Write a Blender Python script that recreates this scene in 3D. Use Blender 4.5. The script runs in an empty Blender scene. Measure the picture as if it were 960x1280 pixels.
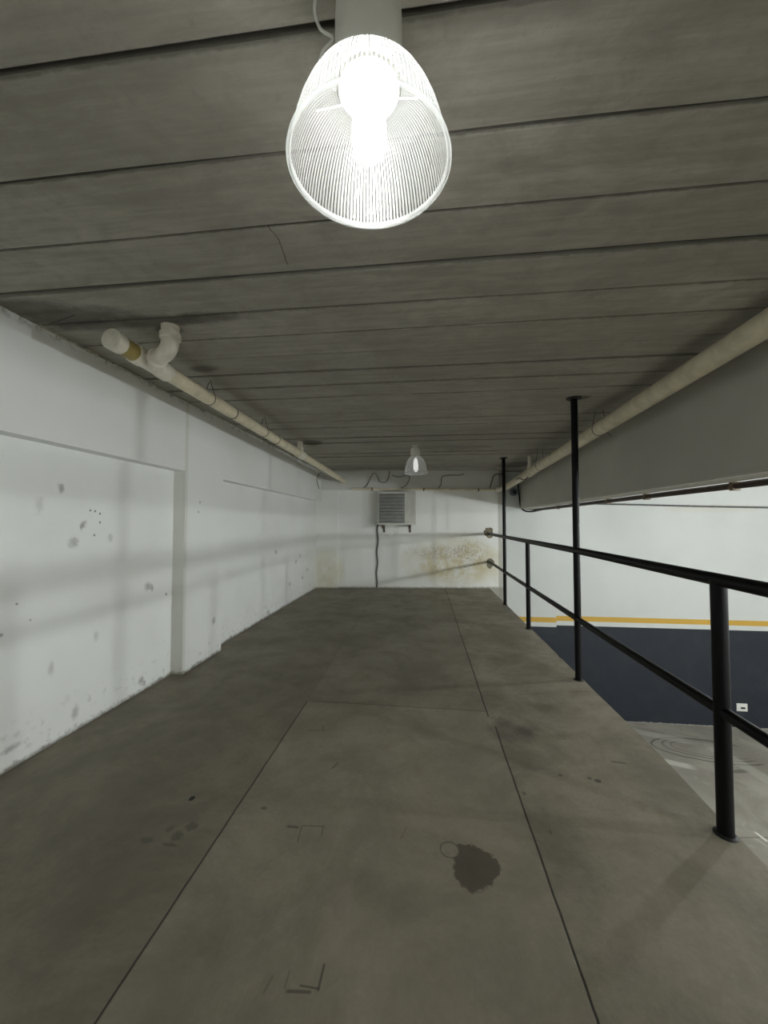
import bpy, bmesh, math, random
from math import sin, cos, tan, atan, pi, sqrt
from mathutils import Vector, Matrix, noise as mnoise
random.seed(7)
SC = bpy.context.scene
COL = SC.collection

# ---------------------------------------------------------------- camera
CAMZ = 1.5
F = 462.0
YAW = atan(50 / F); PITCH = atan(15 / F)
_f = Vector((-sin(YAW) * cos(PITCH), cos(YAW) * cos(PITCH), sin(PITCH)))
_r = Vector((cos(YAW), sin(YAW), 0))
_u = _r.cross(_f)
cd = bpy.data.cameras.new('camera'); cam = bpy.data.objects.new('camera', cd); COL.objects.link(cam)
cam.location = (0, 0, CAMZ); cam.rotation_euler = (pi / 2 + PITCH, 0, YAW)
cd.sensor_fit = 'VERTICAL'; cd.sensor_height = 36; cd.lens = F / 1280 * 36
cd.clip_start = 0.05; cd.clip_end = 100
SC.camera = cam

def ray(px, py): return _f + _r * ((px - 480) / F) + _u * ((640 - py) / F)
def onZ(px, py, z): d = ray(px, py); return Vector((0, 0, CAMZ)) + d * ((z - CAMZ) / d.z)
def onY(px, py, y): d = ray(px, py); return Vector((0, 0, CAMZ)) + d * (y / d.y)
def onX(px, py, x): d = ray(px, py); return Vector((0, 0, CAMZ)) + d * (x / d.x)

# ---------------------------------------------------------------- places (metres)
H = 2.75            # ceiling
XL, XP = -2.52, -2.40   # recessed panels / beam and pilaster face of the left wall
XE = 1.52           # edge of the raised deck
XB = 2.28           # face of the long beam
YF = 9.12           # far wall of the hall
ZH = onY(800, 903, YF).z   # hall floor
XH = 13.0; YR = -4.5
def yb(x): return 8.53 + (x + 2.52) * 0.0915   # back wall runs slightly askew

# ---------------------------------------------------------------- materials
def srgb(c):
    return tuple(((v / 255) / 12.92 if v / 255 <= 0.04045 else ((v / 255 + 0.055) / 1.055) ** 2.4) for v in c)
class G:
    def __init__(s, name):
        s.m = bpy.data.materials.new(name); s.m.use_nodes = True
        s.t = s.m.node_tree; s.t.nodes.clear()
        s.out = s.t.nodes.new('ShaderNodeOutputMaterial')
        s.pos = s.n('ShaderNodeNewGeometry').outputs['Position']
        sp = s.n('ShaderNodeSeparateXYZ'); s.l(s.pos, sp.inputs[0])
        s.x, s.y, s.z = sp.outputs
    def n(s, t): return s.t.nodes.new(t)
    def l(s, a, b):
        if isinstance(a, bpy.types.NodeSocket): s.t.links.new(a, b)
        else: b.default_value = a
    def math(s, op, a, b=0.0, c=None):
        n = s.n('ShaderNodeMath'); n.operation = op; s.l(a, n.inputs[0]); s.l(b, n.inputs[1])
        if c is not None: s.l(c, n.inputs[2])
        return n.outputs[0]
    def vec(s, x, y, z):
        n = s.n('ShaderNodeCombineXYZ'); s.l(x, n.inputs[0]); s.l(y, n.inputs[1]); s.l(z, n.inputs[2]); return n.outputs[0]
    def scaled(s, sx, sy, sz):
        n = s.n('ShaderNodeVectorMath'); n.operation = 'MULTIPLY'; s.l(s.pos, n.inputs[0]); n.inputs[1].default_value = (sx, sy, sz); return n.outputs[0]
    def noise(s, scale, detail=4, rough=0.55, vec=None, dist=0.0):
        n = s.n('ShaderNodeTexNoise'); s.l(vec if vec is not None else s.pos, n.inputs['Vector'])
        n.inputs['Scale'].default_value = scale; n.inputs['Detail'].default_value = detail
        n.inputs['Roughness'].default_value = rough; n.inputs['Distortion'].default_value = dist
        return n.outputs[0]
    def ramp(s, v, a, b, lo=0.0, hi=1.0):
        n = s.n('ShaderNodeMapRange'); n.interpolation_type = 'SMOOTHSTEP'
        s.l(v, n.inputs[0]); n.inputs[1].default_value = a; n.inputs[2].default_value = b
        n.inputs[3].default_value = lo; n.inputs[4].default_value = hi; return n.outputs[0]
    def mix(s, f, a, b, mode='MIX'):
        n = s.n('ShaderNodeMix'); n.data_type = 'RGBA'; n.blend_type = mode
        s.l(f, n.inputs[0])
        for v, i in ((a, 6), (b, 7)):
            if isinstance(v, tuple): v = (*v, 1) if len(v) == 3 else v
            s.l(v, n.inputs[i])
        return n.outputs[2]
    def ell(s, u, v, cu, cv, ru, rv, ang=0, nz=None, k=0.8, soft=0.25):
        du = s.math('SUBTRACT', u, cu); dv = s.math('SUBTRACT', v, cv)
        if ang:
            ca, sa = cos(ang), sin(ang)
            a = s.math('ADD', s.math('MULTIPLY', du, ca), s.math('MULTIPLY', dv, sa))
            b = s.math('SUBTRACT', s.math('MULTIPLY', dv, ca), s.math('MULTIPLY', du, sa))
            du, dv = a, b
        du = s.math('DIVIDE', du, ru); dv = s.math('DIVIDE', dv, rv)
        d = s.math('SQRT', s.math('ADD', s.math('MULTIPLY', du, du), s.math('MULTIPLY', dv, dv)))
        if nz is not None: d = s.math('ADD', d, s.math('MULTIPLY', s.math('SUBTRACT', nz, 0.5), k))
        return s.ramp(d, 1 - soft, 1.0, 1.0, 0.0)
    def ring(s, u, v, cu, cv, r, w, nz=None, k=0.02):
        du = s.math('SUBTRACT', u, cu); dv = s.math('SUBTRACT', v, cv)
        d = s.math('SQRT', s.math('ADD', s.math('MULTIPLY', du, du), s.math('MULTIPLY', dv, dv)))
        if nz is not None: d = s.math('ADD', d, s.math('MULTIPLY', s.math('SUBTRACT', nz, 0.5), k))
        return s.ramp(s.math('ABSOLUTE', s.math('SUBTRACT', d, r)), w * 0.4, w, 1.0, 0.0)
    def seg(s, u, v, p, q, w, nz=None, k=0.0, soft=0.5):
        L = sqrt((q[0] - p[0]) ** 2 + (q[1] - p[1]) ** 2); ca, sa = (q[0] - p[0]) / L, (q[1] - p[1]) / L
        cu, cv = (p[0] + q[0]) / 2, (p[1] + q[1]) / 2
        du = s.math('SUBTRACT', u, cu); dv = s.math('SUBTRACT', v, cv)
        a = s.math('ABSOLUTE', s.math('ADD', s.math('MULTIPLY', du, ca), s.math('MULTIPLY', dv, sa)))
        b = s.math('SUBTRACT', s.math('MULTIPLY', dv, ca), s.math('MULTIPLY', du, sa))
        if nz is not None: b = s.math('ADD', b, s.math('MULTIPLY', s.math('SUBTRACT', nz, 0.5), k))
        b = s.math('ABSOLUTE', b)
        return s.math('MULTIPLY', s.ramp(a, L / 2, L / 2 + w, 1.0, 0.0), s.ramp(b, w * (1 - soft) / 2, w / 2, 1.0, 0.0))
    def done(s, col, rough=0.7, bump=None, bs=0.2, bd=0.01, metal=0.0, spec=0.5):
        p = s.n('ShaderNodeBsdfPrincipled')
        s.l((*col, 1) if isinstance(col, tuple) and len(col) == 3 else col, p.inputs['Base Color'])
        s.l(rough, p.inputs['Roughness']); s.l(metal, p.inputs['Metallic']); s.l(spec, p.inputs['Specular IOR Level'])
        if bump is not None:
            b = s.n('ShaderNodeBump'); b.inputs['Strength'].default_value = bs; b.inputs['Distance'].default_value = bd
            s.l(bump, b.inputs['Height']); s.l(b.outputs[0], p.inputs['Normal'])
        s.l(p.outputs[0], s.out.inputs[0]); return s.m

def plain(name, rgb, rough=0.5, var=0.1, scale=6, metal=0.0, spec=0.5, bs=0.15):
    g = G(name); c = srgb(rgb); n = g.noise(scale, 5)
    col = g.mix(g.ramp(n, 0.3, 0.7), tuple(v * (1 - var) for v in c), tuple(min(1, v * (1 + var)) for v in c))
    return g.done(col, rough, g.noise(scale * 12, 3), bs, 0.002, metal, spec)

def deck_mat():
    g = G('deck_concrete'); x, y = g.x, g.y
    n1 = g.noise(1.5, 8, 0.7, dist=0.35); n2 = g.noise(4.5, 8, 0.75); n3 = g.noise(45, 4, 0.6); nzs = g.noise(9, 5, 0.65); nfine = g.noise(40, 4, 0.7)
    c = g.mix(g.ramp(n1, 0.34, 0.66), (0.195, 0.173, 0.130), (0.345, 0.308, 0.238))
    c = g.mix(g.ramp(n2, 0.52, 0.75, 0, 0.6), c, (0.165, 0.150, 0.122))
    c = g.mix(g.ramp(g.noise(2.1, 5, 0.6, dist=1.2), 0.56, 0.8, 0, 0.45), c, (0.37, 0.305, 0.255))
    c = g.mix(g.ramp(n3, 0.35, 0.65, 0, 0.2), c, (0.18, 0.165, 0.135))
    # fine trowel lines
    c = g.mix(g.ramp(g.noise(5, 6, 0.7, g.scaled(0.7, 5, 1)), 0.5, 0.8, 0, 0.25), c, (0.18, 0.17, 0.14))
    # panel beyond the cross joint is a darker pour
    far = g.ramp(y, 3.07, 3.10); ctr = g.math('MULTIPLY', g.ramp(x, -1.0, -0.97), g.ramp(x, 0.5, 0.52, 1, 0))
    c = g.mix(g.math('MULTIPLY', g.math('MULTIPLY', far, ctr), 0.25), c, (0.17, 0.155, 0.13))
    near = g.math('MULTIPLY', g.ramp(y, 3.07, 3.10, 1, 0), ctr)
    c = g.mix(g.math('MULTIPLY', near, 0.2), c, (0.40, 0.355, 0.29))
    left = g.ramp(x, -1.0, -0.97, 1, 0)
    c = g.mix(g.math('MULTIPLY', left, 0.36), c, (0.165, 0.143, 0.105))
    # stains
    def st(px, py, wpx, hpx, col, a, k=0.8, ang=0, soft=0.35, nz=None):
        nz = nz or (nzs if wpx > 30 else nfine); k = k if wpx > 30 else k * 1.6
        nonlocal c
        p = onZ(px, py, 0); q = onZ(px + wpx, py, 0); r = onZ(px, py - hpx, 0)
        c = g.mix(g.math('MULTIPLY', g.ell(x, y, p.x, p.y, abs(q.x - p.x), abs(r.y - p.y), ang, nz, k, soft), a), c, col)
    D = (0.07, 0.062, 0.052)
    blot = (595, 1083, 31, 29)
    p = onZ(595, 1083, 0); q = onZ(626, 1083, 0); w_ = onZ(595, 1054, 0); e_ = onZ(562, 1062, 0)
    mk = g.ell(x, y, p.x, p.y, q.x - p.x, w_.y - p.y, 0, nzs, 1.6, 0.12); hole = g.ell(x, y, e_.x, e_.y, 0.045, 0.045, 0, nfine, 0.05, 0.05)
    mk = g.math('MULTIPLY', mk, g.math('SUBTRACT', 1.0, hole)); c = g.mix(g.math('MULTIPLY', mk, 0.85), c, (0.092, 0.077, 0.060))
    p = onZ(562, 1062, 0); c = g.mix(g.math('MULTIPLY', g.ring(x, y, p.x, p.y, 0.042, 0.006, nfine), 0.5), c, D)
    p = onZ(866, 936, ZH)
    st(640, 914, 40, 16, D, 0.45, 1.5, soft=0.6); st(655, 915, 15, 8, D, 0.5, 1.2, soft=0.6)
    st(628, 903, 14, 9, D, 0.4, 1.4, soft=0.6); st(680, 884, 18, 6, D, 0.3, 1.6, soft=0.7); st(700, 920, 16, 6, D, 0.3, 1.6, soft=0.7)
    st(240, 998, 4, 4, (0.012, 0.011, 0.01), 0.95, 0.2)
    st(240, 1033, 9, 7, D, 0.5, 1.2); st(222, 1045, 8, 7, D, 0.5, 1.2); st(183, 1050, 11, 5, D, 0.4, 1.2); st(212, 1056, 12, 3, D, 0.5, 1.4); st(213, 1036, 6, 6, D, 0.4, 1.2)
    st(747, 976, 5, 2.5, D, 0.85, 0.6); st(737, 973, 3, 2, D, 0.7, 0.6); st(701, 969, 3, 2, D, 0.6, 0.6)
    st(688, 1040, 2, 3, D, 0.6, 0.4); st(655, 992, 3, 3, D, 0.5, 0.6); st(330, 1010, 5, 2.5, D, 0.6, 0.8)
    st(450, 900, 60, 20, D, 0.14, 1.4, soft=0.9); st(560, 940, 45, 16, D, 0.16, 1.4, soft=0.9); st(130, 1060, 120, 60, D, 0.16, 1.4, soft=0.9)
    st(700, 1060, 60, 40, D, 0.12, 1.4, soft=0.9); st(250, 1180, 60, 40, D, 0.14, 1.4, soft=0.9)
    st(480, 770, 120, 7, D, 0.16, 1.6, soft=0.9); st(540, 800, 90, 6, D, 0.14, 1.6, soft=0.9); st(350, 800, 60, 10, D, 0.15, 1.6, soft=0.9)
    def ln(a, b, wpx, al, col=D, nz=None, k=0.0):
        nonlocal c
        p, q = onZ(*a, 0), onZ(*b, 0); s = (onZ(a[0] + wpx, a[1], 0) - p).length
        c = g.mix(g.math('MULTIPLY', g.seg(x, y, (p.x, p.y), (q.x, q.y), s, nz, k), al), c, col)
    ln((378, 1032), (404, 1033), 2, 0.6); ln((404, 1033), (402, 1045), 2, 0.5); ln((377, 1034), (372, 1052), 2, 0.5); ln((361, 1033), (371, 1034), 5, 0.6)
    ln((405, 1207), (398, 1236), 4, 0.75); ln((398, 1236), (376, 1232), 3, 0.7); ln((360, 1239), (386, 1240), 5, 0.65); ln((362, 1214), (356, 1234), 3, 0.35); ln((340, 1222), (330, 1240), 4, 0.3)
    ln((385, 913), (404, 913), 2, 0.5, (0.07, 0.045, 0.035)); ln((404, 913), (404, 907), 2, 0.4); ln((508, 1035), (501, 1048), 2, 0.4)
    ln((766, 952), (781, 954), 3, 0.8); ln((416, 960), (422, 954), 3, 0.5, (0.08, 0.05, 0.04))
    ln((560, 985), (905, 1046), 6, 0.0)
    # joints
    wob = g.noise(3, 4, 0.6)
    j = g.seg(x, y, (-0.985, -3.5), (-0.99, 3.08), 0.011, wob, 0.012)
    j = g.math('MAXIMUM', j, g.math('MULTIPLY', g.seg(x, y, (-1.0, 3.15), (-1.08, 8.6), 0.010, wob, 0.012), 0.30))
    j = g.math('MAXIMUM', j, g.seg(x, y, (0.498, -3.5), (0.520, 2.86), 0.012, wob, 0.012))
    j = g.math('MAXIMUM', j, g.seg(x, y, (0.492, 3.00), (0.49, 8.8), 0.014, wob, 0.014))
    j = g.math('MAXIMUM', j, g.math('MULTIPLY', g.seg(x, y, (-1.0, 3.10), (0.5, 3.08), 0.014, wob, 0.02), 0.55))
    j = g.math('MAXIMUM', j, g.math('MULTIPLY', g.seg(x, y, (0.5, 3.35), (1.5, 3.55), 0.014, wob, 0.03), 0.25))
    c = g.mix(g.math('MULTIPLY', j, 0.85), c, (0.018, 0.016, 0.013))
    h = g.math('SUBTRACT', g.math('ADD', g.math('MULTIPLY', n2, 0.5), g.math('MULTIPLY', n3, 0.25)), g.math('MULTIPLY', j, 0.8))
    return g.done(c, g.ramp(n2, 0.3, 0.7, 0.52, 0.72), h, 0.25, 0.01, spec=0.35)

def hall_floor_mat():
    g = G('hall_concrete'); x, y = g.x, g.y
    c = g.mix(g.ramp(g.noise(0.9, 8, 0.65, dist=0.8), 0.3, 0.7), (0.24, 0.225, 0.195), (0.37, 0.35, 0.31))
    c = g.mix(g.ramp(g.noise(2.2, 6, 0.6, dist=1.5), 0.6, 0.72, 0, 0.55), c, (0.50, 0.49, 0.45))
    c = g.mix(g.ramp(g.noise(6, 6, 0.7), 0.55, 0.8, 0, 0.4), c, (0.15, 0.14, 0.12))
    nz = g.noise(2, 4)
    def ell(px, py, r1, r2, ang, w, a, col):
        nonlocal c
        p = onZ(px, py, ZH)
        m1 = g.ell(x, y, p.x, p.y, r1, r2, ang, nz, 0.15, 0.04); m2 = g.ell(x, y, p.x, p.y, r1 - w, r2 - w, ang, nz, 0.15, 0.04)
        cut = g.ramp(g.x, p.x + r1 * 0.55, p.x + r1 * 0.75, 1, 0)
        c = g.mix(g.math('MULTIPLY', g.math('MULTIPLY', g.math('SUBTRACT', m1, m2), cut), a), c, col)
    ell(886, 938, 1.05, 0.42, -0.1, 0.035, 0.8, (0.06, 0.057, 0.05)); ell(888, 937, 0.88, 0.35, -0.1, 0.03, 0.7, (0.07, 0.066, 0.06)); ell(890, 937, 0.75, 0.28, -0.1, 0.03, 0.55, (0.08, 0.075, 0.07))
    def seg(a, b, w, al, col):
        nonlocal c
        p, q = onZ(*a, ZH), onZ(*b, ZH); c = g.mix(g.math('MULTIPLY', g.seg(x, y, (p.x, p.y), (q.x, q.y), w, nz, 0.05), al), c, col)
    seg((834, 952), (856, 957), 0.22, 0.7, (0.62, 0.61, 0.57)); seg((912, 965), (932, 964), 0.12, 0.6, (0.08, 0.077, 0.07))
    seg((915, 1047), (1100, 1048), 0.03, 0.6, (0.12, 0.11, 0.10)); seg((946, 1042), (956, 1050), 0.05, 0.9, (0.8, 0.8, 0.78))
    seg((800, 915), (850, 925), 0.3, 0.4, (0.55, 0.54, 0.5)); seg((900, 940), (960, 975), 0.35, 0.35, (0.55, 0.54, 0.5))
    return g.done(c, 0.6, g.noise(20, 5), 0.2, 0.01, spec=0.3)

def ceil_mat():
    g = G('ceiling_concrete')
    grain = g.math('ADD', g.math('MULTIPLY', g.noise(3.2, 8, 0.7, g.scaled(0.6, 8, 1)), 0.5), g.math('MULTIPLY', g.noise(3.5, 8, 0.7, g.scaled(1, 1.8, 1), 0.8), 0.5)); n1 = g.noise(0.8, 6, 0.6, dist=0.5); n2 = g.noise(30, 4, 0.6)
    c = g.mix(g.ramp(grain, 0.36, 0.64), (0.345, 0.325, 0.280), (0.52, 0.493, 0.432))
    c = g.mix(g.ramp(n1, 0.35, 0.7, 0, 0.55), c, (0.31, 0.288, 0.245))
    c = g.mix(g.ramp(n2, 0.55, 0.8, 0, 0.3), c, (0.23, 0.22, 0.195))
    c = g.mix(g.ramp(g.noise(2.5, 6, 0.65, g.scaled(1, 2.5, 1)), 0.62, 0.78, 0, 0.35), c, (0.56, 0.545, 0.49))
    # board by board tint
    n = g.math('FLOOR', g.math('DIVIDE', g.math('SUBTRACT', g.y, 0.87), 0.2925))
    w = g.n('ShaderNodeTexWhiteNoise'); w.noise_dimensions = '1D'; g.l(n, w.inputs['W'])
    c = g.mix(g.math('MULTIPLY', w.outputs[0], 0.22), c, (0.26, 0.248, 0.215))
    fr = g.math('FRACT', g.math('ADD', g.math('DIVIDE', g.math('SUBTRACT', g.y, 0.87), 0.2925), 0.5))
    dj = g.math('ABSOLUTE', g.math('SUBTRACT', fr, 0.5)); gn = g.noise(13, 5, 0.7)
    c = g.mix(g.math('MULTIPLY', g.ramp(g.math('SUBTRACT', dj, g.math('MULTIPLY', gn, 0.05)), 0.0, 0.02, 1, 0), 0.55), c, (0.10, 0.092, 0.078))
    nz = g.noise(5, 5, 0.7)
    def st(px, py, rx, ry, a, k=1.0, soft=0.6, col=(0.075, 0.068, 0.056)):
        nonlocal c
        p = onZ(px, py, H); c = g.mix(g.math('MULTIPLY', g.ell(g.x, g.y, p.x, p.y, rx, ry, 0, nz, k, soft), a), c, col)
    st(170, 402, 0.75, 0.10, 0.6); st(90, 396, 0.5, 0.14, 0.65); st(245, 398, 0.35, 0.09, 0.5); st(30, 385, 0.35, 0.12, 0.6)
    st(210, 412, 0.12, 0.08, 0.7, 0.6); st(388, 553, 0.22, 0.20, 0.7, 0.6, 0.4); st(728, 497, 0.12, 0.12, 0.6, 0.8); st(255, 462, 0.16, 0.09, 0.6)
    st(650, 580, 0.6, 0.6, 0.6, 0.8); st(640, 10, 0.3, 0.05, 0.3); st(560, 560, 0.9, 0.3, 0.25); st(480, 583, 3, 0.4, 0.3)
    def ln(a, b, w, al):
        nonlocal c
        p, q = onZ(*a, H), onZ(*b, H); c = g.mix(g.math('MULTIPLY', g.seg(g.x, g.y, (p.x, p.y), (q.x, q.y), w, nz, 0.03), al), c, (0.05, 0.046, 0.04))
    ln((333, 283), (348, 300), 0.006, 0.8); ln((348, 300), (360, 332), 0.006, 0.8)
    ln((60, 405), (92, 393), 0.012, 0.7)
    h = g.math('ADD', g.math('MULTIPLY', grain, 0.8), g.math('MULTIPLY', n2, 0.3))
    return g.done(c, 0.85, h, 0.35, 0.01, spec=0.2)

def wall_base(g, tint=(0.875, 0.885, 0.875), warm=(0.81, 0.815, 0.795)):
    c = g.mix(g.ramp(g.noise(0.9, 5, 0.55), 0.35, 0.75), tint, warm)
    c = g.mix(g.ramp(g.noise(7, 6, 0.7), 0.62, 0.85, 0, 0.35), c, (0.5, 0.5, 0.47))
    return c
def left_wall_mat():
    g = G('left_wall_paint'); y, z = g.y, g.z; c = wall_base(g); nz = g.noise(30, 5, 0.75); n2 = g.noise(16, 4, 0.6)
    def st(px, py, ry, rz, col, a, k=2.0, soft=0.8, ang=0, X=XL):
        nonlocal c
        p = onX(px, py, X); c = g.mix(g.math('MULTIPLY', g.ell(y, z, p.y, p.z, ry, rz, ang, nz, k, soft), a), c, col)
    D = (0.10, 0.095, 0.085); Mg = (0.36, 0.36, 0.34)
    st(77, 610, 0.035, 0.05, Mg, 0.8); st(92, 678, 0.05, 0.06, Mg, 0.6); st(104, 656, 0.03, 0.05, D, 0.6, ang=-0.4)
    for q in ((113, 638), (119, 639), (125, 642), (125, 653), (118, 669)): st(*q, 0.012, 0.013, D, 0.9, 0.3)
    st(185, 733, 0.06, 0.06, Mg, 0.75, 1.3); st(190, 735, 0.03, 0.04, D, 0.55, 1.3); st(21, 755, 0.012, 0.012, D, 0.7, 0.3); st(1, 794, 0.02, 0.015, D, 0.6, 0.3); st(38, 775, 0.01, 0.01, D, 0.6, 0.3)
    st(176, 851, 0.05, 0.05, D, 0.5, 1.4); st(180, 854, 0.03, 0.04, D, 0.5, 1.4); st(94, 890, 0.04, 0.07, Mg, 0.6, 1.3); st(64, 835, 0.03, 0.07, Mg, 0.4, 1.2); st(120, 795, 0.03, 0.06, Mg, 0.35)
    st(138, 672, 0.03, 0.05, Mg, 0.4); st(15, 935, 0.08, 0.03, D, 0.45, 1.5); st(50, 632, 0.04, 0.08, Mg, 0.25)
    for q in ((248, 640), (250, 628)): st(*q, 0.02, 0.02, Mg, 0.8, 1.0, X=XP)
    st(267, 776, 0.05, 0.06, D, 0.4, 1.5, X=XP); st(222, 743, 0.02, 0.02, D, 0.7, 0.5, X=XP)
    for q in ((362, 730), (370, 702), (378, 722), (345, 690), (335, 765), (375, 695), (384, 712)): st(*q, 0.08, 0.06, D, 0.4, 1.6)
    # grime where paint meets the deck
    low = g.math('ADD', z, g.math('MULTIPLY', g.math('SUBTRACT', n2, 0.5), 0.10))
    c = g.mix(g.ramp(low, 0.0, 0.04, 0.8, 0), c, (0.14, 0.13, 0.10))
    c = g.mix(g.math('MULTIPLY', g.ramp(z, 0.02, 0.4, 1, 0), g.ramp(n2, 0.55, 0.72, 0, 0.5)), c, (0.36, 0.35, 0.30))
    # patchy darker upper edge by the ceiling, peeling
    c = g.mix(g.math('MULTIPLY', g.ramp(z, 2.68, 2.75), g.ramp(g.noise(9, 6, 0.75), 0.5, 0.60, 0, 0.7)), c, (0.22, 0.21, 0.17))
    # beige unpainted reveal of the pilaster
    side = g.math('MULTIPLY', g.ramp(y, 3.47, 3.49), g.ramp(y, 3.52, 3.54, 1, 0))
    c = g.mix(g.math('MULTIPLY', side, 0.30), c, (0.52, 0.50, 0.38))
    c = g.mix(g.ramp(y, 7.2, 8.5, 0, 0.25), c, (0.6, 0.6, 0.5))
    return g.done(c, 0.5, g.math('ADD', g.noise(3, 6, 0.6), g.math('MULTIPLY', n2, 0.15)), 0.25, 0.02, spec=0.4)
def back_wall_mat():
    g = G('back_wall_paint'); x, z = g.x, g.z; c = wall_base(g, (0.86, 0.865, 0.835)); nz = g.noise(7, 6, 0.75); n2 = g.noise(3.5, 8, 0.75); n3 = g.noise(22, 5, 0.7)
    yel = (0.56, 0.46, 0.20)
    m = g.ell(x, z, 0.75, 0.62, 1.5, 0.75, 0, nz, 1.0, 0.6)
    c = g.mix(g.math('MULTIPLY', m, g.ramp(n2, 0.38, 0.62, 0.10, 0.8)), c, yel)
    m = g.ell(x, z, 0.45, 0.82, 1.0, 0.24, 0, nz, 1.2, 0.7)
    c = g.mix(g.math('MULTIPLY', m, g.ramp(n3, 0.42, 0.66, 0.1, 0.6)), c, (0.30, 0.24, 0.13))
    m = g.ell(x, z, 1.1, 0.8, 0.6, 0.5, 0, nz, 1.2, 0.7)
    c = g.mix(g.math('MULTIPLY', m, g.ramp(n3, 0.46, 0.68, 0.0, 0.6)), c, (0.24, 0.20, 0.12))
    m = g.ell(x, z, -2.25, 0.35, 0.5, 0.8, 0, nz, 0.8, 0.7)
    c = g.mix(g.math('MULTIPLY', m, g.ramp(n2, 0.3, 0.65, 0.2, 0.7)), c, (0.60, 0.55, 0.36))
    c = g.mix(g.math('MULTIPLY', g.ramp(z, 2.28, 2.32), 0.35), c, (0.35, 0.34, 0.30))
    low = g.math('ADD', z, g.math('MULTIPLY', g.math('SUBTRACT', n3, 0.5), 0.10))
    c = g.mix(g.ramp(low, 0.0, 0.05, 0.7, 0), c, (0.16, 0.14, 0.10))
    # bare concrete corner strip at the free end
    c = g.mix(g.math('MULTIPLY', g.ramp(g.math('ADD', x, g.math('MULTIPLY', nz, 0.03)), 1.73, 1.76), 0.6), c, (0.30, 0.28, 0.24))
    # cracked mortar line under the outdoor unit
    return g.done(c, 0.55, g.math('ADD', n2, g.math('MULTIPLY', n3, 0.3)), 0.3, 0.015, spec=0.35)
def far_wall_mat():
    g = G('far_wall_paint'); x, z = g.x, g.z; c = wall_base(g, (0.66, 0.68, 0.675), (0.62, 0.64, 0.635))
    xs = onY(695, 780, YF).x
    r = g.ramp(x, xs - 0.002, xs + 0.002)     # the stripe sits a touch higher beyond the step
    zz = g.math('SUBTRACT', z, g.math('MULTIPLY', r, 0.035))
    zt = onY(680, 771.2, YF).z; zb = onY(680, 777.4, YF).z; zn = onY(680, 783, YF).z
    zt2 = onY(830, 771.3, YF).z
    yel = g.math('MULTIPLY', g.ramp(zz, zb - 0.004, zb + 0.004), g.ramp(zz, zt - 0.004, zt + 0.004, 1, 0))
    c = g.mix(yel, c, (0.62, 0.38, 0.065))
    nav = g.mix(g.ramp(g.noise(3, 6, 0.65), 0.4, 0.75), (0.021, 0.025, 0.036), (0.030, 0.034, 0.044))
    nav = g.mix(g.ramp(g.noise(5, 5, 0.7), 0.66, 0.78, 0, 0.6), nav, (0.05, 0.053, 0.06))
    zbase = g.math('ADD', z, g.math('MULTIPLY', g.noise(14, 3), 0.05))
    c = g.mix(g.ramp(zz, zn - 0.004, zn + 0.004, 1, 0), c, nav)
    c = g.mix(g.ramp(zbase, ZH + 0.035, ZH + 0.045, 0.6, 0), c, (0.5, 0.5, 0.47))
    # cream patched band near the top
    c = g.mix(g.math('MULTIPLY', g.ell(x, z, 6.6, 1.85, 1.5, 0.12, 0, g.noise(5, 4), 0.8, 0.6), 0.35), c, (0.60, 0.55, 0.44))
    return g.done(c, 0.55, g.noise(3, 6, 0.6), 0.12, 0.015, spec=0.35)
def beam_mat():
    g = G('beam_paint'); c = g.mix(g.ramp(g.noise(0.8, 5), 0.3, 0.7), (0.64, 0.625, 0.575), (0.56, 0.545, 0.50))
    c = g.mix(g.ramp(g.noise(4, 7, 0.7, g.scaled(1, 0.4, 1.5)), 0.55, 0.8, 0, 0.25), c, (0.42, 0.40, 0.35))
    return g.done(c, 0.7, g.noise(5, 5), 0.15, 0.01, spec=0.2)
def shade_mat(name, tr=0.5, ribs=True):
    g = G(name)
    t = g.n('ShaderNodeBsdfTransparent'); t.inputs[0].default_value = (0.97, 0.98, 0.985, 1)
    tl = g.n('ShaderNodeBsdfTranslucent'); tl.inputs[0].default_value = (0.9, 0.92, 0.9, 1)
    gl = g.n('ShaderNodeBsdfGlossy'); gl.inputs[0].default_value = (1, 1, 1, 1); gl.inputs['Roughness'].default_value = 0.25
    df = g.n('ShaderNodeBsdfDiffuse'); df.inputs[0].default_value = (0.85, 0.87, 0.86, 1)
    m1 = g.n('ShaderNodeMixShader'); m1.inputs[0].default_value = 0.45; g.l(tl.outputs[0], m1.inputs[1]); g.l(df.outputs[0], m1.inputs[2])
    m2 = g.n('ShaderNodeMixShader'); m2.inputs[0].default_value = 0.12; g.l(m1.outputs[0], m2.inputs[1]); g.l(gl.outputs[0], m2.inputs[2])
    m3 = g.n('ShaderNodeMixShader'); g.l(m2.outputs[0], m3.inputs[1]); g.l(t.outputs[0], m3.inputs[2])
    if ribs:
        a = g.n('ShaderNodeUVMap'); sp = g.n('ShaderNodeSeparateXYZ'); g.l(a.outputs[0], sp.inputs[0])
        w = g.math('SINE', g.math('MULTIPLY', sp.outputs[0], 2 * pi * 118))
        v = g.math('SINE', g.math('MULTIPLY', sp.outputs[1], 2 * pi * 34))
        inner = g.math('MULTIPLY', g.ramp(sp.outputs[1], 0.40, 0.44, 1, 0), g.ramp(v, -0.2, 0.4, 0, 0.25))
        f = g.math('SUBTRACT', g.ramp(w, 0.0, 0.9, tr, 0.99), g.math('MULTIPLY', inner, 1 - tr))
        g.l(f, m3.inputs[0])
    else: m3.inputs[0].default_value = tr
    g.l(m3.outputs[0], g.out.inputs[0]); return g.m
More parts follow.
